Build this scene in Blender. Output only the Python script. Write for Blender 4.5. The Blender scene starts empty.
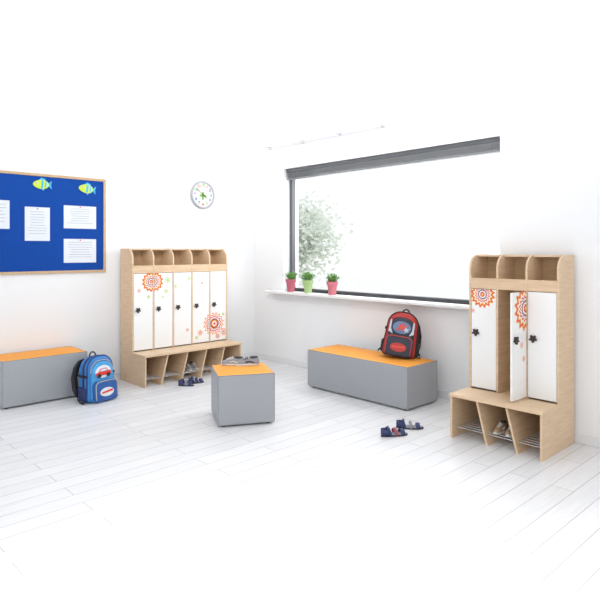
import bpy, bmesh, math, random
from mathutils import Vector, Matrix
random.seed(4)
S = bpy.context.scene
COL = S.collection

# ---------------------------------------------------------------- materials
def mat(name, c, rough=0.5, metal=0.0, spec=0.5, noise=None, bump=0.0):
    m = bpy.data.materials.new(name); m.use_nodes = True
    nt = m.node_tree; b = nt.nodes['Principled BSDF']
    b.inputs['Base Color'].default_value = (*c, 1)
    b.inputs['Roughness'].default_value = rough
    b.inputs['Metallic'].default_value = metal
    b.inputs['Specular IOR Level'].default_value = spec
    if noise or bump:
        tc = nt.nodes.new('ShaderNodeTexCoord')
        n = nt.nodes.new('ShaderNodeTexNoise')
        n.inputs['Scale'].default_value = noise[0] if noise else 200
        n.inputs['Detail'].default_value = 4
        nt.links.new(tc.outputs['Object'], n.inputs['Vector'])
        if noise:
            mx = nt.nodes.new('ShaderNodeMixRGB')
            k = noise[1]
            mx.inputs[1].default_value = (*[v*(1-k) for v in c], 1)
            mx.inputs[2].default_value = (*[min(1, v*(1+k)) for v in c], 1)
            nt.links.new(n.outputs['Fac'], mx.inputs[0])
            nt.links.new(mx.outputs[0], b.inputs['Base Color'])
        if bump:
            bp = nt.nodes.new('ShaderNodeBump'); bp.inputs['Strength'].default_value = bump
            bp.inputs['Distance'].default_value = 0.002
            nt.links.new(n.outputs['Fac'], bp.inputs['Height'])
            nt.links.new(bp.outputs[0], b.inputs['Normal'])
    return m

def wood_mat(name, a, b_, scale=(3, 3, 30)):
    m = mat(name, a, 0.45, spec=0.3); nt = m.node_tree; b = nt.nodes['Principled BSDF']
    tc = nt.nodes.new('ShaderNodeTexCoord'); mp = nt.nodes.new('ShaderNodeMapping')
    mp.inputs['Scale'].default_value = scale
    n = nt.nodes.new('ShaderNodeTexNoise'); n.inputs['Scale'].default_value = 2.0
    n.inputs['Detail'].default_value = 6
    r = nt.nodes.new('ShaderNodeValToRGB')
    r.color_ramp.elements[0].position = 0.35; r.color_ramp.elements[0].color = (*b_, 1)
    r.color_ramp.elements[1].position = 0.65; r.color_ramp.elements[1].color = (*a, 1)
    nt.links.new(tc.outputs['Object'], mp.inputs[0]); nt.links.new(mp.outputs[0], n.inputs['Vector'])
    nt.links.new(n.outputs['Fac'], r.inputs[0]); nt.links.new(r.outputs[0], b.inputs['Base Color'])
    return m

def floor_mat():
    m = mat('white_planks', (.8, .8, .8), 0.34, spec=0.4); nt = m.node_tree; b = nt.nodes['Principled BSDF']
    tc = nt.nodes.new('ShaderNodeTexCoord')
    br = nt.nodes.new('ShaderNodeTexBrick')
    br.inputs['Color1'].default_value = (.84, .84, .85, 1)
    br.inputs['Color2'].default_value = (.765, .77, .78, 1)
    br.inputs['Mortar'].default_value = (.44, .44, .45, 1)
    br.inputs['Scale'].default_value = 1
    br.inputs['Mortar Size'].default_value = 0.0024
    br.inputs['Mortar Smooth'].default_value = 0.3
    br.inputs['Brick Width'].default_value = 1.3
    br.inputs['Row Height'].default_value = 0.13
    br.offset = 0.37
    mp = nt.nodes.new('ShaderNodeMapping'); mp.inputs['Scale'].default_value = (1.2, 22, 1)
    n = nt.nodes.new('ShaderNodeTexNoise'); n.inputs['Scale'].default_value = 3; n.inputs['Detail'].default_value = 5
    r = nt.nodes.new('ShaderNodeValToRGB')
    r.color_ramp.elements[0].position = .3; r.color_ramp.elements[0].color = (.92, .92, .925, 1)
    r.color_ramp.elements[1].position = .6; r.color_ramp.elements[1].color = (1, 1, 1, 1)
    mx = nt.nodes.new('ShaderNodeMixRGB'); mx.blend_type = 'MULTIPLY'; mx.inputs[0].default_value = 1
    L = nt.links.new
    L(tc.outputs['Object'], br.inputs['Vector']); L(tc.outputs['Object'], mp.inputs[0])
    L(mp.outputs[0], n.inputs['Vector']); L(n.outputs['Fac'], r.inputs[0])
    L(br.outputs['Color'], mx.inputs[1]); L(r.outputs[0], mx.inputs[2]); L(mx.outputs[0], b.inputs['Base Color'])
    return m

def art_mat(name, flowers):
    """white laminate with printed flower mandalas. flowers: (cx, cz, R, petals, palette)"""
    m = mat(name, (.86, .86, .85), 0.35); nt = m.node_tree; b = nt.nodes['Principled BSDF']
    L = nt.links.new; N = nt.nodes.new
    tc = N('ShaderNodeTexCoord'); sp = N('ShaderNodeSeparateXYZ'); L(tc.outputs['Object'], sp.inputs[0])
    def M(op, a, b2=None):
        n = N('ShaderNodeMath'); n.operation = op
        for i, v in enumerate((a, b2)):
            if v is None: continue
            if isinstance(v, (int, float)): n.inputs[i].default_value = v
            else: L(v, n.inputs[i])
        return n.outputs[0]
    cur = None
    for (cx, cz, R, k, pal) in flowers:
        dx = M('SUBTRACT', sp.outputs[0], cx); dz = M('SUBTRACT', sp.outputs[2], cz)
        r = M('SQRT', M('ADD', M('MULTIPLY', dx, dx), M('MULTIPLY', dz, dz)))
        th = M('ARCTAN2', dz, dx)
        wob = M('ADD', 1.0, M('MULTIPLY', M('COSINE', M('MULTIPLY', th, float(k))), 0.10))
        rr = M('MULTIPLY', M('DIVIDE', r, R), wob)
        rp = N('ShaderNodeValToRGB'); cr = rp.color_ramp; cr.interpolation = 'CONSTANT'
        while len(cr.elements) < len(pal): cr.elements.new(0.5)
        for i, c in enumerate(pal):
            cr.elements[i].position = i/len(pal); cr.elements[i].color = (*c, 1)
        L(rr, rp.inputs[0])
        mask = M('LESS_THAN', rr, 1.0)
        mx = N('ShaderNodeMixRGB'); L(mask, mx.inputs[0])
        if cur is None: mx.inputs[1].default_value = (.86, .86, .85, 1)
        else: L(cur, mx.inputs[1])
        L(rp.outputs[0], mx.inputs[2]); cur = mx.outputs[0]
    if cur is not None: L(cur, b.inputs['Base Color'])
    return m

WALL = mat('wall_paint', (.85, .86, .872), 0.8, spec=0.2, noise=(1.5, .01))
CEIL = mat('ceiling_paint', (.9, .9, .9), 0.9, spec=0.1, noise=(2, .01))
TRIM = mat('trim_white', (.78, .79, .81), 0.4)
WOOD = wood_mat('maple_laminate', (.74, .55, .37), (.66, .475, .305))
WOODD = wood_mat('maple_edge', (.60, .42, .26), (.53, .37, .22))
FRAMEW = wood_mat('board_frame_wood', (.60, .43, .26), (.52, .36, .22), (20, 3, 20))
GREY = mat('grey_leatherette', (.36, .375, .40), 0.5, noise=(60, .03), bump=.15)
SEAM = mat('grey_piping', (.29, .30, .325), 0.5)
ORANGE = mat('orange_leatherette', (.92, .38, .06), 0.55, spec=.2, noise=(60, .03), bump=.1)
BLACK = mat('black_fabric', (.015, .015, .02), 0.7, noise=(150, .2), bump=.3)
BLKPL = mat('black_plastic', (.02, .02, .02), 0.4)
BROWN = mat('dark_brown_plastic', (.035, .018, .012), 0.4)
METAL = mat('wire_metal', (.6, .61, .63), 0.3, metal=.9)
DGREY = mat('dark_grey_aluminium', (.10, .105, .115), 0.45)
BLIND = mat('blind_slats', (.22, .23, .24), 0.5)
WHITE = mat('white_plastic', (.80, .80, .80), 0.4)
PAPER = mat('paper', (.72, .76, .82), 0.8)
INK = mat('paper_ink', (.35, .37, .42), 0.8)
FELT = mat('blue_felt', (.010, .065, .33), 0.9, spec=.1, noise=(250, .15), bump=.3)

# ---------------------------------------------------------------- geometry helpers
def empty(name, loc=(0, 0, 0), rz=0, rx=0, ry=0):
    e = bpy.data.objects.new(name, None); COL.objects.link(e)
    e.location = loc; e.rotation_euler = (rx, ry, rz); e.empty_display_size = .1
    return e

def add(name, bm, m, parent=None, bevel=0, smooth=False, sub=0, seg=2):
    me = bpy.data.meshes.new(name)
    bmesh.ops.recalc_face_normals(bm, faces=bm.faces)
    bm.to_mesh(me); bm.free()
    ms = m if isinstance(m, (list, tuple)) else [m]
    for q in ms: me.materials.append(q)
    o = bpy.data.objects.new(name, me); COL.objects.link(o)
    if parent: o.parent = parent
    if smooth:
        for p in me.polygons: p.use_smooth = True
    if bevel:
        md = o.modifiers.new('b', 'BEVEL'); md.width = bevel; md.segments = seg; md.limit_method = 'ANGLE'
        md.angle_limit = math.radians(40)
    if sub:
        md = o.modifiers.new('s', 'SUBSURF'); md.levels = sub; md.render_levels = sub
    return o

def bbox(bm, lo, hi, mi=0):
    vs = [bm.verts.new((x, y, z)) for x in (lo[0], hi[0]) for y in (lo[1], hi[1]) for z in (lo[2], hi[2])]
    for f in ((0,1,3,2),(4,6,7,5),(0,4,5,1),(2,3,7,6),(0,2,6,4),(1,5,7,3)):
        fc = bm.faces.new([vs[i] for i in f]); fc.material_index = mi
    return vs

def box(name, lo, hi, m, parent=None, bevel=0, seg=2, smooth=False):
    bm = bmesh.new(); bbox(bm, lo, hi)
    return add(name, bm, m, parent, bevel, smooth, seg=seg)

def boxes(name, L, m, parent=None, bevel=0):
    bm = bmesh.new()
    for lo, hi in L: bbox(bm, lo, hi)
    return add(name, bm, m, parent, bevel)

def prism(name, pts, axis, a, b, m, parent=None, bevel=0, smooth=False, seg=2):
    """extrude 2D outline. axis x: pts=(y,z); axis y: pts=(x,z); axis z: pts=(x,y)"""
    bm = bmesh.new()
    def P(p, t):
        return {'x': (t, p[0], p[1]), 'y': (p[0], t, p[1]), 'z': (p[0], p[1], t)}[axis]
    A = [bm.verts.new(P(p, a)) for p in pts]; B = [bm.verts.new(P(p, b)) for p in pts]
    bm.faces.new(A); bm.faces.new(B[::-1])
    n = len(pts)
    for i in range(n): bm.faces.new((A[i], B[i], B[(i+1) % n], A[(i+1) % n]))
    return add(name, bm, m, parent, bevel, smooth, seg=seg)

def tube(name, pts, r, m, parent=None, cyc=False):
    cu = bpy.data.curves.new(name, 'CURVE'); cu.dimensions = '3D'; cu.bevel_depth = r; cu.bevel_resolution = 2
    sp = cu.splines.new('POLY'); sp.points.add(len(pts)-1)
    for i, p in enumerate(pts): sp.points[i].co = (*p, 1)
    sp.use_cyclic_u = cyc
    cu.materials.append(m)
    o = bpy.data.objects.new(name, cu); COL.objects.link(o)
    if parent: o.parent = parent
    return o

def strap(name, pts, w, t, wdir, m, parent=None):
    """flat band following pts, width along wdir"""
    bm = bmesh.new(); wd = Vector(wdir).normalized(); rows = []
    P = [Vector(p) for p in pts]
    for i, p in enumerate(P):
        d = (P[min(i+1, len(P)-1)] - P[max(i-1, 0)]).normalized()
        n = d.cross(wd).normalized()
        rows.append([bm.verts.new(p + wd*sx*w/2 + n*sn*t/2) for sx, sn in ((-1,-1),(1,-1),(1,1),(-1,1))])
    for a, b in zip(rows, rows[1:]):
        for i in range(4): bm.faces.new((a[i], a[(i+1) % 4], b[(i+1) % 4], b[i]))
    bm.faces.new(rows[0]); bm.faces.new(rows[-1][::-1])
    return add(name, bm, m, parent, 0, True)

def lathe(name, prof, m, parent=None, seg=28, cap=True):
    bm = bmesh.new(); rings = []
    for r, z in prof:
        rings.append([bm.verts.new((r*math.cos(2*math.pi*i/seg), r*math.sin(2*math.pi*i/seg), z)) for i in range(seg)])
    for a, b in zip(rings, rings[1:]):
        for i in range(seg): bm.faces.new((a[i], a[(i+1) % seg], b[(i+1) % seg], b[i]))
    if cap: bm.faces.new(rings[0][::-1]); bm.faces.new(rings[-1])
    o = add(name, bm, m, parent, 0, True)
    md = o.modifiers.new('e', 'EDGE_SPLIT'); md.split_angle = math.radians(40)
    return o

def loft(name, secs, m, parent=None, sub=1):
    bm = bmesh.new(); R = [[bm.verts.new(p) for p in s] for s in secs]; n = len(R[0])
    for a, b in zip(R, R[1:]):
        for i in range(n): bm.faces.new((a[i], a[(i+1) % n], b[(i+1) % n], b[i]))
    bm.faces.new(R[0][::-1]); bm.faces.new(R[-1])
    return add(name, bm, m, parent, 0, True, sub)

# ---------------------------------------------------------------- room shell
XW, YW, H = 4.70, 5.83, 4.8
XP, YP = 4.31, 2.21       # pier
WY0, WY1, WZ0, WZ1 = 2.30, 5.25, 0.90, 2.40
box('floor', (-3, -3, -.1), (XW+.25, YW+.2, 0), floor_mat())
box('ceiling', (-3, -3, H), (XW+.25, YW+.2, H+.1), CEIL)
box('wall_back', (-3, YW, 0), (XW+.25, YW+.2, H), WALL)
boxes('wall_window', [((XW, -3, 0), (XW+.25, WY0, H)), ((XW, WY1, 0), (XW+.25, YW, H)),
                      ((XW, WY0, 0), (XW+.25, WY1, WZ0)), ((XW, WY0, WZ1), (XW+.25, WY1, H))], WALL)
box('wall_pier', (XP, -3, 0), (XW, YP, H), WALL)
box('baseboard_back', (-3, YW-.014, 0), (XW, YW, .07), TRIM, bevel=.004)
box('baseboard_window', (XW-.014, YP, 0), (XW, YW-.014, .07), TRIM, bevel=.004)
box('baseboard_pier', (XP-.014, -3, 0), (XP, YP, .07), TRIM, bevel=.004)
box('trim_windowsill', (XW-.15, YP+.002, WZ0-.03), (XW+.10, WY1+.20, WZ0), WHITE, bevel=.006)

# window
w = empty('window_1', (XW+.10, 0, 0))
t = .045
boxes('frame', [((0, WY0, WZ0), (.06, WY0+t, WZ1)), ((0, WY1-t, WZ0), (.06, WY1, WZ1)),
                ((0, WY0+t, WZ0), (.06, WY1-t, WZ0+t*.7)), ((0, WY0+t, WZ1-t), (.06, WY1-t, WZ1))], DGREY, w, .004)
g = bpy.data.materials.new('window_glass'); g.use_nodes = True
nt = g.node_tree; nt.nodes.clear()
o_ = nt.nodes.new('ShaderNodeOutputMaterial'); tr = nt.nodes.new('ShaderNodeBsdfTransparent')
gl = nt.nodes.new('ShaderNodeBsdfGlossy'); gl.inputs['Roughness'].default_value = .05
mx = nt.nodes.new('ShaderNodeMixShader'); mx.inputs[0].default_value = .02
nt.links.new(tr.outputs[0], mx.inputs[1]); nt.links.new(gl.outputs[0], mx.inputs[2]); nt.links.new(mx.outputs[0], o_.inputs[0])
box('glass', (.025, WY0+t, WZ0+t*.7), (.031, WY1-t, WZ1-t), g, w)

# gathered venetian blind
b = empty('venetian_blind', (XW+.02, 0, 0))
box('headrail', (0, WY0+.02, WZ1-.045), (.055, WY1-.02, WZ1-.003), DGREY, b, .004)
boxes('slats', [((-.004, WY0+.03, WZ1-.058-.0105*i), (.054, WY1-.03, WZ1-.053-.0105*i)) for i in range(6)], BLIND, b)
box('bottom_rail', (0, WY0+.03, WZ1-.134), (.05, WY1-.03, WZ1-.118), BLIND, b, .003)
for i in range(5):
    y = WY0+.2+i*(WY1-WY0-.4)/4
    tube('ladder_cord', [(-.006, y, WZ1-.05), (-.006, y, WZ1-.13)], .002, BLIND, b)
tube('pull_cord', [(-.008, WY1-.1, WZ1-.05), (-.008, WY1-.1, WZ1-.75)], .002, DGREY, b)

# curtain rail
c = empty('curtain_rail', (XW-.09, 0, 2.70))
box('rail', (-.012, 3.6, -.012), (.012, 5.6, .012), WHITE, c, .003)
for i in range(4):
    y = 3.7+i*.6
    boxes('bracket', [((.0, y-.012, -.01), (.09, y+.012, .01)), ((.08, y-.02, -.03), (.09, y+.02, .05))], TRIM, c)
for i in range(9):
    y = 3.65+i*.22
    tube('glider', [(0, y, -.012), (0, y, -.035), (.006, y, -.04)], .003, METAL, c)

# outdoors
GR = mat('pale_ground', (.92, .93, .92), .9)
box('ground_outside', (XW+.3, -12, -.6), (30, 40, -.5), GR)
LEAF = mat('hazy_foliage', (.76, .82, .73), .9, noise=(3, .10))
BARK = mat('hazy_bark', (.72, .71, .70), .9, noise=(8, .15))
def tree(loc, h, seed):
    rd = random.Random(seed); e = empty('garden_tree', loc)
    bm = bmesh.new(); tips = []
    def seg(p, d, l, r, lv):
        q = p+d*l; u = d.orthogonal().normalized(); v = d.cross(u)
        A = [bm.verts.new(p+(u*math.cos(a)+v*math.sin(a))*r) for a in [i*math.pi/3 for i in range(6)]]
        B = [bm.verts.new(q+(u*math.cos(a)+v*math.sin(a))*r*.7) for a in [i*math.pi/3 for i in range(6)]]
        for i in range(6): bm.faces.new((A[i], A[(i+1) % 6], B[(i+1) % 6], B[i]))
        if lv == 0: tips.append(q); return
        for _ in range(3):
            nd = (d+Vector((rd.uniform(-.7, .7), rd.uniform(-.7, .7), rd.uniform(-.1, .5)))).normalized()
            seg(q, nd, l*.68, r*.62, lv-1)
        tips.append(q)
    seg(Vector((0, 0, 0)), Vector((0, 0, 1)), h*.30, h*.02, 3)
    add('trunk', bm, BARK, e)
    bm = bmesh.new()
    for tp in tips:
        for _ in range(60):
            p = tp+Vector([rd.gauss(0, h*.10) for _ in range(3)]); s = h*.026
            a = Vector([rd.uniform(-1, 1) for _ in range(3)]).normalized(); c2 = a.orthogonal().normalized()
            vs = [bm.verts.new(p+a*s), bm.verts.new(p+c2*s*.5), bm.verts.new(p-a*s), bm.verts.new(p-c2*s*.5)]
            bm.faces.new(vs)
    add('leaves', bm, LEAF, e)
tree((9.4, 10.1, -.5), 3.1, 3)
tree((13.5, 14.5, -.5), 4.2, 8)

# ---------------------------------------------------------------- lockers
RED=(.70,.05,.04); ORG=(.88,.26,.04); YEL=(.9,.55,.10); WHT=(.86,.86,.85); MAR=(.22,.03,.03); GRN=(.35,.6,.08)
PAL1 = [YEL, RED, WHT, MAR, WHT, RED, WHT, YEL, RED, ORG]
PAL2 = [RED, WHT, ORG, MAR, WHT, RED, WHT, ORG]
PAL3 = [YEL, GRN, WHT, GRN]
PAL4 = [MAR, WHT, RED, WHT, ORG]
def flower_knob(parent, cx, cy, cz):
    pts = []
    for i in range(60):
        a = 2*math.pi*i/60; r = .023*(1+.28*math.cos(5*a+math.pi/2))
        pts.append((cx+r*math.cos(a), cz+r*math.sin(a)))
    prism('flower_handle', pts, 'y', cy-.018, cy, BROWN, parent, .002)

def locker(loc, rz, n, W, HT, slant, arts, opened=()):
    e = empty('cubby_locker', loc, rz)
    D, yb, hb, T = .54, .27, .324, .016
    cw = (W-T)/n
    def prof(y0, z0):
        R = .11
        arc = [(y0+R-R*math.cos(a), HT-R+R*math.sin(a)) for a in [i*math.pi/2/10 for i in range(11)]]
        return [(y0, z0)]+arc+[(D, HT), (D, z0)]
    for x in (0, W-T):
        P = [(0.0, 0), (0.0, hb-T)] + [(yb, hb-T)] + prof(yb, hb)[1:-1] + [(D, 0)]
        prism('end_panel', P, 'x', x, x+T, WOOD, e, .0015)
    for i in range(1, n):
        prism('divider', prof(yb, hb), 'x', i*cw, i*cw+T, WOOD, e, .0015)
    box('bench_top', (-.006, -.012, hb-T), (W+.006, yb-.002, hb+.006), WOOD, e, .003)
    box('bench_top_inner', (T, yb-.002, hb-T), (W-T, D-.01, hb), WOOD, e)
    box('back_panel', (T, D-.008, .02), (W-T, D-.002, HT-.004), WOODD, e)
    L = []
    for i in range(n):
        x0, x1 = i*cw+T, (i+1)*cw
        L += [((x0, yb+.004, HT-.235), (x1, D-.01, HT-.220)),
              ((x0, yb+.10, HT-.016), (x1, D-.009, HT-.002))]
    boxes('shelves', L, WOOD, e)
    boxes('front_rail', [((i*cw+T, yb+.002, HT-.262), (i*cw+cw, yb+.016, HT-.180)) for i in range(n)], WOOD, e, .001)
    for i in range(1, n):
        xc = i*cw+T/2; s = .05*slant
        top, bot = xc+s*.6, xc-s
        P = [(top-T/2, hb-T), (top+T/2, hb-T), (bot+T/2, .0), (bot-T/2, .0)]
        prism('shoe_divider', P, 'y', .02, .42, WOOD, e, .001)
    for k in range(7):
        y = .05+k*.05
        tube('wire', [(T, y, .075), (W-T, y, .075)], .0035, METAL, e)
    for i in range(n):
        for xx in (.3, .7):
            tube('wire_cross', [(i*cw+cw*xx, .05, .071), (i*cw+cw*xx, .35, .071)], .003, METAL, e)
    for i in range(n):
        xm = (i+.5)*cw+T/2
        tube('coat_hook', [(xm, D-.01, 1.0), (xm, D-.05, .985), (xm, D-.06, 1.01)], .004, METAL, e)
    z0, z1 = hb+.016, HT-.266
    for i in range(n):
        d = box('door', (-(cw-T-.006), -.016, z0), (0, 0, z1), art_mat('door_print', arts.get(i, [])), e, .0015)
        d.location = ((i+1)*cw-.003, yb+.018, 0)
        if i in opened:
            d.location = ((i+1)*cw-.006, yb-.002, 0); d.rotation_euler = (0, 0, math.radians(opened[i]))
        flower_knob(d, -(cw-T-.006)*.80, -.016, .765)
        bm = bmesh.new()
        for zz in (z0+.08, z1-.08):
            bbox(bm, (-.03, 0, zz-.015), (-.004, .006, zz+.015))
        add('hinge', bm, METAL, d)
    return e

lockL = locker((2.82, 5.25, 0), 0, 5, 1.22, 1.415, 1,
   {0: [(-.02, 1.06, .10, 14, PAL1), (-.16, .97, .02, 5, PAL4), (-.05, .90, .018, 5, PAL3)],
    1: [(-.225, 1.06, .10, 14, PAL1), (-.06, 1.07, .03, 6, PAL3), (-.08, .95, .022, 6, PAL3), (-.12, .89, .012, 5, PAL3)],
    2: [(-.20, 1.0, .018, 5, PAL3), (-.03, 1.08, .02, 5, PAL3), (-.05, .50, .018, 6, PAL4)],
    3: [(.055, .54, .12, 16, PAL2), (-.12, .45, .03, 7, PAL4), (-.17, .40, .02, 5, PAL3), (-.10, 1.02, .015, 5, PAL4)],
    4: [(-.165, .54, .12, 16, PAL2), (-.035, .43, .04, 8, PAL4), (-.12, .39, .03, 7, PAL2), (-.04, .64, .018, 5, PAL3)]})
lockR = locker((3.745, 2.315, 0), -math.pi/2, 3, .69, 1.365, -1,
   {0: [(-.11, 1.06, .095, 16, PAL1), (-.19, .93, .015, 5, PAL4)],
    1: [(-.01, .98, .15, 16, PAL1), (-.07, .72, .022, 7, PAL4), (-.04, .62, .02, 7, PAL2)],
    2: []}, {1: 88})

# ---------------------------------------------------------------- upholstered seating
def seat(name, loc, rz, lx, ly, h):
    e = empty(name, loc, rz)
    box('body', (0, 0, .012), (lx, ly, h-.008), GREY, e, .014, 3)
    bm = bmesh.new(); nx, ny = 16, 8; G = []
    ins = .006
    for i in range(nx+1):
        row = []
        for j in range(ny+1):
            u, v = i/nx, j/ny
            dome = (1-(2*u-1)**4)*(1-(2*v-1)**4)
            row.append(bm.verts.new((ins+u*(lx-2*ins), ins+v*(ly-2*ins), h-.008+.012*dome+.001)))
        G.append(row)
    for i in range(nx):
        for j in range(ny): bm.faces.new((G[i][j], G[i+1][j], G[i+1][j+1], G[i][j+1]))
    add('orange_top', bm, ORANGE, e, 0, True)
    q = .003
    tube('top_piping', [(q+.002, q+.002, h-.010), (lx-q-.002, q+.002, h-.010), (lx-q-.002, ly-q-.002, h-.010), (q+.002, ly-q-.002, h-.010)], .004, SEAM, e, True)
    for x, y in ((.004, .004), (lx-.004, .004), (lx-.004, ly-.004), (.004, ly-.004)):
        tube('corner_seam', [(x, y, .03), (x, y, h-.012)], .0035, SEAM, e)
    bm = bmesh.new()
    for x in (.05, lx-.05):
        for y in (.05, ly-.05):
            bmesh.ops.create_cone(bm, cap_ends=True, segments=16, radius1=.02, radius2=.022, depth=.014, matrix=Matrix.Translation((x, y, .007)))
    add('feet', bm, BLKPL, e)
    return e
seat('upholstered_bench', (4.06, 2.93, 0), 0, .46, 1.24, .39)
seat('upholstered_bench', (1.53, 5.39, 0), 0, .76, .42, .43)
seat('cube_pouf', (2.606, 3.685, 0), math.radians(-28), .46, .45, .415)

# ---------------------------------------------------------------- bulletin board
e = empty('bulletin_board', (0, YW, 0))
bx0, bx1, bz0, bz1 = .90, 2.665, 1.166, 2.15; ft = .026
box('felt', (bx0+ft, -.014, bz0+ft), (bx1-ft, -.001, bz1-ft), FELT, e)
boxes('frame', [((bx0, -.025, bz0), (bx1, -.001, bz0+ft)), ((bx0, -.025, bz1-ft), (bx1, -.001, bz1)),
                ((bx0, -.025, bz0+ft), (bx0+ft, -.001, bz1-ft)), ((bx1-ft, -.025, bz0+ft), (bx1, -.001, bz1-ft))], FRAMEW, e, .003)
def notice(x0, x1, z0, z1, lines):
    e = empty('paper_notice', ((x0+x1)/2, YW-.0155, (z0+z1)/2))
    W_, H_ = x1-x0, z1-z0
    box('sheet', (-W_/2, -.001, -H_/2), (W_/2, .001, H_/2), PAPER, e)
    L = []
    for k in range(lines):
        zz = H_*.36-k*H_*.72/lines
        l = W_*random.uniform(.5, .78)
        L.append(((-l/2, -.0016, zz-.0020), (l/2, -.0010, zz+.0020)))
    boxes('text', L, INK, e)
    bm = bmesh.new(); bmesh.ops.create_uvsphere(bm, u_segments=10, v_segments=6, radius=.007, matrix=Matrix.Translation((0, -.004, H_*.45)))
    add('pin', bm, mat('pin_red', (.7, .05, .05), .3), e)
notice(1.852, 2.087, 1.49, 1.82, 9)
notice(2.224, 2.560, 1.62, 1.853, 7)
notice(2.224, 2.560, 1.27, 1.513, 7)
notice(1.48, 1.715, 1.60, 1.87, 6)
FB = mat('fish_blue', (.05, .42, .75), .6); FG = mat('fish_green', (.55, .75, .05), .6)
def fish(x, z, body, fin, ang):
    e = empty('fish_decoration', (x, YW-.016, z)); e.rotation_euler = (0, ang, 0)
    P = [(.075*math.cos(a)-.005, .045*math.sin(a)*(1+.15*math.cos(a))) for a in [i*2*math.pi/28 for i in range(28)]]
    prism('body', P, 'y', -.008, 0, body, e, .002)
    prism('tail', [(.055, 0), (.10, .042), (.092, 0), (.10, -.042)], 'y', -.007, 0, fin, e)
    prism('top_fin', [(-.03, .036), (.0, .068), (.04, .055), (.035, .03)], 'y', -.006, 0, fin, e)
    prism('bottom_fin', [(-.01, -.036), (.02, -.062), (.035, -.03)], 'y', -.006, 0, fin, e)
    prism('stripe', [(0, .04), (.020, .038), (.016, -.038), (-.004, -.04)], 'y', -.0095, -.008, fin, e)
    prism('stripe', [(.035, .034), (.048, .028), (.046, -.026), (.033, -.034)], 'y', -.0095, -.008, fin, e)
    bm = bmesh.new()
    bmesh.ops.create_uvsphere(bm, u_segments=12, v_segments=8, radius=.011, matrix=Matrix.Translation((-.045, -.008, .012)))
    add('eye', bm, WHITE, e, 0, True)
    bm = bmesh.new()
    bmesh.ops.create_uvsphere(bm, u_segments=8, v_segments=6, radius=.005, matrix=Matrix.Translation((-.047, -.018, .012)))
    add('pupil', bm, BLKPL, e, 0, True)
fish(2.005, 2.045, FG, FB, 0)
fish(2.455, 2.035, FG, FB, .1)

# ---------------------------------------------------------------- clock
e = empty('wall_clock', (3.887, YW-.002, 2.067)); e.rotation_euler = (math.pi/2, 0, 0); e.scale = (1.08, 1.08, 1)
lathe('rim', [(.150, 0), (.155, .01), (.155, .03), (.148, .038), (.136, .036), (.134, .022)], mat('clock_silver', (.42, .43, .46), .4, metal=.3), e, 48, False)
lathe('face', [(.140, 0), (.140, .022)], WHITE, e, 48)
cm = [mat('clock_'+k, v, .5) for k, v in (('black', (.05, .05, .06)), ('green', (.2, .45, .06)), ('blue', (.05, .22, .5)), ('red', (.65, .06, .05)), ('purple', (.25, .08, .4)))]
for k in range(12):
    a = k*math.pi/6; r = .106
    cu = bpy.data.curves.new('numeral', 'FONT'); cu.body = str(12 if k == 0 else k); cu.size = .048; cu.extrude = .001; cu.offset = .0015
    cu.align_x = 'CENTER'; cu.align_y = 'CENTER'; cu.materials.append(cm[(k*2+1) % 5])
    o = bpy.data.objects.new('numeral', cu); COL.objects.link(o); o.parent = e
    o.location = (r*math.sin(a), r*math.cos(a), .0235)
prism('leaf_motif', [(.035*math.cos(t_)*(1+.4*math.cos(4*t_)), .035*math.sin(t_)*(1+.4*math.cos(4*t_))-.01) for t_ in [i*math.pi/24 for i in range(48)]], 'z', .022, .0235, cm[1], e)
for nm, l, w_, a in (('hour_hand', .06, .009, -2.2), ('minute_hand', .095, .006, .9), ('second_hand', .1, .002, 2.9)):
    o = box(nm, (-w_/2, -.015, .026), (w_/2, l, .028), BLKPL, e); o.rotation_euler = (0, 0, a)
lathe('hub', [(.008, .022), (.008, .032)], BLKPL, e, 16)

# ---------------------------------------------------------------- potted plants
LEAFG = mat('leaf_green', (.15, .32, .08), .5, noise=(20, .35)); SOIL = mat('soil', (.05, .03, .02), .9)
def plant(loc, pm, seed, spread=.055, hh=.11):
    rd = random.Random(seed); e = empty('potted_plant', loc)
    lathe('pot', [(.042, 0), (.056, .115), (.064, .115), (.066, .15), (.057, .15), (.055, .12)], pm, e, 28, False)
    lathe('pot_base', [(.042, 0), (.0425, .004)], pm, e)
    lathe('soil', [(.050, .10), (.054, .128)], SOIL, e)
    bm = bmesh.new()
    for _ in range(170):
        a = rd.uniform(0, 6.28); r0 = rd.uniform(0, .03); tilt = rd.uniform(.1, .85); l = rd.uniform(.6, 1)*hh
        d = Vector((math.cos(a)*math.sin(tilt), math.sin(a)*math.sin(tilt), math.cos(tilt)))
        p = Vector((r0*math.cos(a), r0*math.sin(a), .125)); q = p+d*l*rd.uniform(.3, .8)
        s = Vector((-math.sin(a), math.cos(a), 0)); lw = rd.uniform(.008, .014); ll = .035
        th = s*.0012
        vs = [bm.verts.new(v) for v in (p-th, p+th, q+th, q-th)]; bm.faces.new(vs)
        dd = (d+Vector((0, 0, rd.uniform(-.5, .3)))).normalized()
        m1 = q+dd*ll*.5-Vector((0, 0, .003)); vs = [bm.verts.new(v) for v in (q, m1+s*lw, q+dd*ll, m1-s*lw)]; bm.faces.new(vs)
    add('foliage', bm, LEAFG, e)
plant((4.618, 5.03, .90), mat('pot_pink', (.50, .12, .17), .45), 1, hh=.13)
plant((4.618, 4.735, .90), mat('pot_green', (.36, .52, .22), .4), 2, hh=.14)
plant((4.618, 4.348, .90), mat('pot_rose', (.58, .17, .21), .45), 3, hh=.12)

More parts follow.
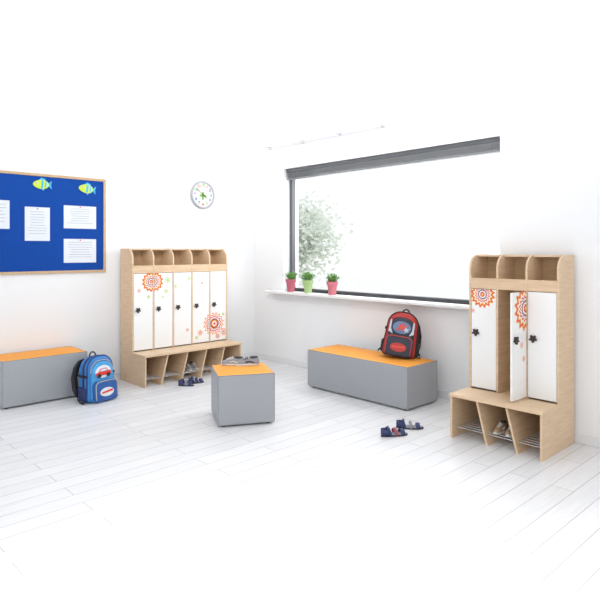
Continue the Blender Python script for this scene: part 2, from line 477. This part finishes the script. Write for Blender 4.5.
# ---------------------------------------------------------------- backpacks
def arch(w, h, rt, rb, taper=.0, n=10):
    P = []
    for cx, cz, r, a0 in ((w/2-rb, rb, rb, -math.pi/2), (w/2-taper-rt, h-rt, rt, 0), (-w/2+taper+rt, h-rt, rt, math.pi/2), (-w/2+rb, rb, rb, math.pi)):
        for i in range(n+1):
            a = a0+i*math.pi/2/n; P.append((cx+r*math.cos(a), cz+r*math.sin(a)))
    return P
def backpack(loc, rot, c, car=True):
    e = empty('school_backpack', loc); e.rotation_euler = rot
    W_, H_ = .31, .41
    prism('main_body', arch(W_, H_, .12, .04, .015), 'y', -.07, .08, c['main'], e, .03, True, 4)
    prism('side_panel', arch(W_+.012, H_+.006, .125, .045, .015), 'y', -.012, .018, c['trim'], e, .008, True, 3)
    prism('front_panel', arch(W_-.05, H_-.05, .10, .04, .012), 'y', -.092, -.06, c['front'], e, .014, True, 3)
    prism('front_pocket', arch(W_-.055, .19, .05, .035, .0), 'y', -.135, -.08, c['pocket'], e, .02, True, 4)
    A = arch(W_-.04, H_-.04, .105, .04, .012)
    tube('zipper', [(x, -.074, z+.003) for x, z in A[11:33]], .005, c['zip'], e)
    A = arch(W_-.075, .18, .045, .03, 0)
    tube('pocket_zipper', [(x, -.136, z+.006) for x, z in A[8:36]], .0045, c['zip'], e)
    A = arch(W_+.004, H_+.004, .122, .042, .015)
    tube('piping', [(x, -.048, z) for x, z in A], .006, c['pipe'], e, True)
    prism('graphic_oval', [(.085*math.cos(a), .268+.058*math.sin(a)) for a in [i*math.pi/18 for i in range(36)]], 'y', -.097, -.09, c['oval'], e, .002)
    if car:
        prism('graphic_car', [(-.08, .235), (-.082, .262), (-.05, .270), (-.03, .298), (.03, .300), (.05, .275), (.08, .268), (.082, .235)], 'y', -.102, -.096, c['car'], e, .002)
        prism('car_windscreen', [(-.042, .272), (-.024, .292), (.024, .293), (.040, .274)], 'y', -.1045, -.1015, c['win'], e)
        for xx in (-.05, .05):
            bm = bmesh.new(); bmesh.ops.create_cone(bm, cap_ends=True, segments=18, radius1=.018, radius2=.018, depth=.012, matrix=Matrix.Translation((xx, -.102, .235))@Matrix.Rotation(math.pi/2, 4, 'X'))
            add('wheel', bm, BLKPL, e)
    else:
        prism('graphic_bolt', [(-.06, .235), (-.02, .275), (-.04, .28), (.02, .32), (.005, .285), (.06, .30), (.0, .225), (.01, .255)], 'y', -.102, -.096, c['car'], e, .002)
        prism('graphic_star', [(.03*(1 if i % 2 else .45)*math.cos(i*math.pi/5)+.045, .03*(1 if i % 2 else .45)*math.sin(i*math.pi/5)+.25) for i in range(10)], 'y', -.104, -.096, c['win'], e)
        for s in (-1, 1):
            prism('side_flash', [(s*.075, .20), (s*.118, .22), (s*.112, .33), (s*.10, .33), (s*.098, .25)], 'y', -.097, -.09, c['win'], e)
    prism('pocket_graphic', [(.075*math.cos(a), .085+.04*math.sin(a)) for a in [i*math.pi/18 for i in range(36)]], 'y', -.140, -.132, c['oval2'], e, .002)
    prism('pocket_stripe', [(-.06, .075), (-.055, .09), (.06, .105), (.062, .085)], 'y', -.1425, -.138, c['car'], e)
    for s in (-1, 1):
        P = [(-.045, .02), (.05, .02), (.055, .15), (-.05, .13)]
        prism('side_pocket', P, 'x', s*(W_/2-.01), s*(W_/2+.022), c['trim'], e, .01, True)
    tube('haul_loop', [(.035*math.cos(a), .05, H_-.01+.045*math.sin(a)) for a in [i*math.pi/12 for i in range(13)]], .007, c['strap'], e)
    for s in (-1, 1):
        strap('shoulder_strap', [(s*.05, .08, .385), (s*.08, .115, .37), (s*.115, .14, .31), (s*.14, .145, .22), (s*.15, .12, .12), (s*.14, .085, .05)], .055, .014, (1, .2*s, 0), c['strap'], e)
        strap('loose_webbing', [(s*.15, .09, .06), (s*.185, .05, .045), (s*.20, .0, .02), (s*.19, -.05, .008)], .022, .003, (0, .3, 1), c['strap'], e)
        strap('compression_strap', [(s*(W_/2+.005), .06, .25), (s*(W_/2+.012), 0, .245), (s*(W_/2-.002), -.06, .24)], .02, .004, (0, 0, 1), c['strap'], e)
    return e
m = mat
cL = dict(main=m('bp_blue', (.03, .20, .55), .5, noise=(40, .1)), trim=m('bp_navy', (.015, .03, .12), .6), front=m('bp_skyblue', (.06, .34, .68), .5, noise=(25, .4)),
          pocket=m('bp_blue2', (.02, .10, .34), .5, noise=(30, .3)), zip=m('bp_zip', (.4, .4, .42), .4), pipe=m('bp_pipe', (.02, .05, .2), .5),
          oval=m('bp_white', (.75, .82, .88), .5), car=m('bp_carred', (.75, .04, .03), .35), win=m('bp_win', (.6, .8, .9), .3), oval2=m('bp_yel', (.75, .78, .8), .5), strap=BLACK)
backpack((2.29, 5.16, 0), (math.radians(-4), 0, math.radians(14)), cL, True)
cR = dict(main=m('bp_red', (.42, .025, .025), .5, noise=(30, .15)), trim=BLACK, front=m('bp_charcoal', (.02, .025, .045), .5, noise=(30, .3)),
          pocket=m('bp_dark2', (.025, .03, .055), .5, noise=(20, .2)), zip=m('bp_zip2', (.50, .05, .04), .4), pipe=BLACK,
          oval=m('bp_slate', (.14, .22, .38), .5), car=m('bp_bolt', (.70, .07, .05), .4), win=m('bp_w2', (.55, .6, .68), .3), oval2=m('bp_red3', (.5, .04, .03), .5), strap=BLACK)
backpack((4.36, 3.25, .40), (math.radians(-9), math.radians(8), math.radians(-62)), cR, False)

# ---------------------------------------------------------------- footwear
def sole_outline(L, w, side):
    P = []
    for i in range(28):
        a = 2*math.pi*i/28; x = math.cos(a)
        ww = w*(.42+.10*x) if x > 0 else w*(.42+.04*x)
        P.append((x*L/2, math.sin(a)*ww-side*.006*x*x))
    return P
def sandal(par, x, y, rz, L, w, ms, side):
    e = empty('sandal', (x, y, 0), rz); e.parent = par
    prism('outsole', sole_outline(L, w, side), 'z', 0, .012, ms[0], e, .003)
    prism('footbed', sole_outline(L*.94, w*.9, side), 'z', .012, .017, ms[1], e, .002)
    def arc(xc, h, tilt):
        return [(xc+tilt*math.sin(a), w*.43*math.cos(a), .010+h*math.sin(a)) for a in [i*math.pi/10 for i in range(11)]]
    strap('toe_strap', arc(L*.28, .034, .0), .030, .004, (1, 0, 0), ms[2], e)
    strap('mid_strap', arc(L*.05, .046, -.01), .022, .004, (1, 0, .2), ms[3], e)
    strap('ankle_strap', arc(-L*.18, .060, -.015), .018, .004, (1, 0, .3), ms[2], e)
    H_ = [(-L*.20, w*.38, .03), (-L*.36, w*.32, .035), (-L*.46, w*.15, .037), (-L*.48, 0, .038), (-L*.46, -w*.15, .037), (-L*.36, -w*.32, .035), (-L*.20, -w*.38, .03)]
    strap('heel_counter', H_, .040, .005, (0, 0, 1), ms[2], e)
def shoe(par, x, y, rz, L, w, ms, side, z=0):
    e = empty('shoe', (x, y, z), rz); e.parent = par
    prism('outsole', sole_outline(L, w, side), 'z', 0, .016, ms[0], e, .004)
    secs = []
    for t_, hh, ws in ((-.47, .050, .55), (-.40, .062, .78), (-.2, .060, .80), (-.02, .056, .80), (.12, .050, .86), (.28, .036, .92), (.40, .028, .80), (.47, .016, .45)):
        s = []
        for i in range(12):
            a = 2*math.pi*i/12; c_, s_ = math.cos(a), math.sin(a)
            zz = .012+(hh*(s_ if s_ > 0 else 0))
            s.append((t_*L, c_*w*.46*ws*(1-.25*max(0, s_)), zz if s_ > -.01 else .010))
        secs.append(s)
    loft('upper', secs, ms[1], e, 1)
    lathe_pts = [(-.24*L+.28*L*.62*math.cos(a)*.95, w*.27*math.sin(a)) for a in [i*math.pi/10 for i in range(20)]]
    prism('opening', lathe_pts, 'z', .060, .0725, ms[2], e, .003)
    for k in range(4):
        xx = .02*L+k*.07*L; hz = .066-k*.0055
        strap('lace', [(xx, -w*.20, hz-.012), (xx+.004, 0, hz+.004), (xx, w*.20, hz-.012)], .008, .004, (1, 0, 0), ms[3], e)
    strap('side_stripe', [(-.25*L, w*.395, .022), (-.05*L, w*.39, .036), (.12*L, w*.38, .030)], .010, .003, (0, 0, 1), ms[3], e)
    strap('side_stripe', [(-.25*L, -w*.395, .022), (-.05*L, -w*.39, .036), (.12*L, -w*.38, .030)], .010, .003, (0, 0, 1), ms[3], e)
NAVY = m('sandal_navy', (.03, .045, .14), .5); SRED = m('sandal_red', (.40, .06, .09), .5); SGR = m('sandal_grey', (.28, .29, .33), .6)
SOLE = m('sole_dark', (.03, .03, .04), .6); SOLW = m('sole_white', (.7, .7, .68), .6)
p = empty('sandal_pair', (3.487, 2.66, 0))
sandal(p, -.015, -.03, math.radians(-30), .215, .09, (SOLE, SGR, NAVY, SRED), 1)
sandal(p, .215, -.01, math.radians(-50), .215, .09, (SOLE, SGR, NAVY, SGR), -1)
p = empty('sandal_pair', (3.21, 5.09, 0))
sandal(p, -.02, -.02, math.radians(-50), .17, .078, (SOLE, SGR, NAVY, SGR), 1)
sandal(p, .12, .01, math.radians(-20), .17, .078, (SOLE, SGR, NAVY, NAVY), -1)
SG1 = m('shoe_grey', (.30, .30, .32), .6, noise=(60, .3)); SDK = m('shoe_lining', (.05, .05, .06), .8); LACE = m('lace_white', (.75, .75, .72), .7)
p = empty('shoe_pair', (2.96, 3.86, .4195))
shoe(p, -.035, .055, math.radians(130), .21, .08, (SOLW, SG1, SDK, LACE), 1)
shoe(p, .055, -.035, math.radians(150), .21, .08, (SOLW, SG1, SDK, SDK), -1)
SBR = m('shoe_beige', (.38, .27, .17), .6, noise=(40, .2))
p = empty('shoe_pair', (3.90, 1.95, .079))
shoe(p, 0, .045, math.pi, .17, .065, (SOLW, SBR, SDK, LACE), 1)
shoe(p, .01, -.035, math.pi, .17, .065, (SOLW, SBR, SDK, LACE), -1)
p = empty('shoe_pair', (3.46, 5.40, .079))
shoe(p, -.045, 0, -math.pi/2, .16, .062, (SOLW, SG1, SDK, LACE), 1)
shoe(p, .035, .01, -math.pi/2, .16, .062, (SOLW, SG1, SDK, LACE), -1)

# ---------------------------------------------------------------- light, world, camera
W = bpy.data.worlds.new('World'); S.world = W; W.use_nodes = True
bg = W.node_tree.nodes['Background']; bg.inputs[0].default_value = (.965, .98, 1, 1); bg.inputs[1].default_value = 1.12
def area(name, loc, target, sx, sy, e_, col=(1, 1, 1), spread=180):
    l = bpy.data.lights.new(name, 'AREA'); l.shape = 'RECTANGLE'; l.size = sx; l.size_y = sy; l.energy = e_; l.color = col
    l.spread = math.radians(spread)
    o = bpy.data.objects.new(name, l); COL.objects.link(o); o.location = loc
    o.rotation_euler = (Vector(target)-Vector(loc)).to_track_quat('-Z', 'Y').to_euler()
    return o
area('camera_side_fill', (-1.2, -.6, 2.7), (2.4, 3.8, .9), 2.4, 1.6, 34)  # added fill light behind the camera, not a lamp of the room
area('window_daylight', (5.2, 3.8, 2.0), (2.0, 3.8, .5), 2.6, 1.4, 44, (.95, .975, 1))
area('upper_wall_fill', (.6, .8, 3.7), (4.4, 4.8, 4.5), 1.6, .8, 74, spread=95)  # invented light, added to bleach the upper walls; no fixture there
area('near_floor_fill', (.7, .7, 3.0), (1.1, 1.1, 0), 1.2, 1.2, 30, spread=72)  # unseen fill added to whiten the floor near the camera
cam = bpy.data.cameras.new('camera'); co = bpy.data.objects.new('camera', cam); COL.objects.link(co)
co.location = (0, 0, 1.4); co.rotation_euler = (math.pi/2, 0, math.radians(-43.48))
cam.sensor_width = 36; cam.lens = 569/600*36; cam.shift_y = -50/600
S.camera = co
S.view_settings.view_transform = 'Standard'
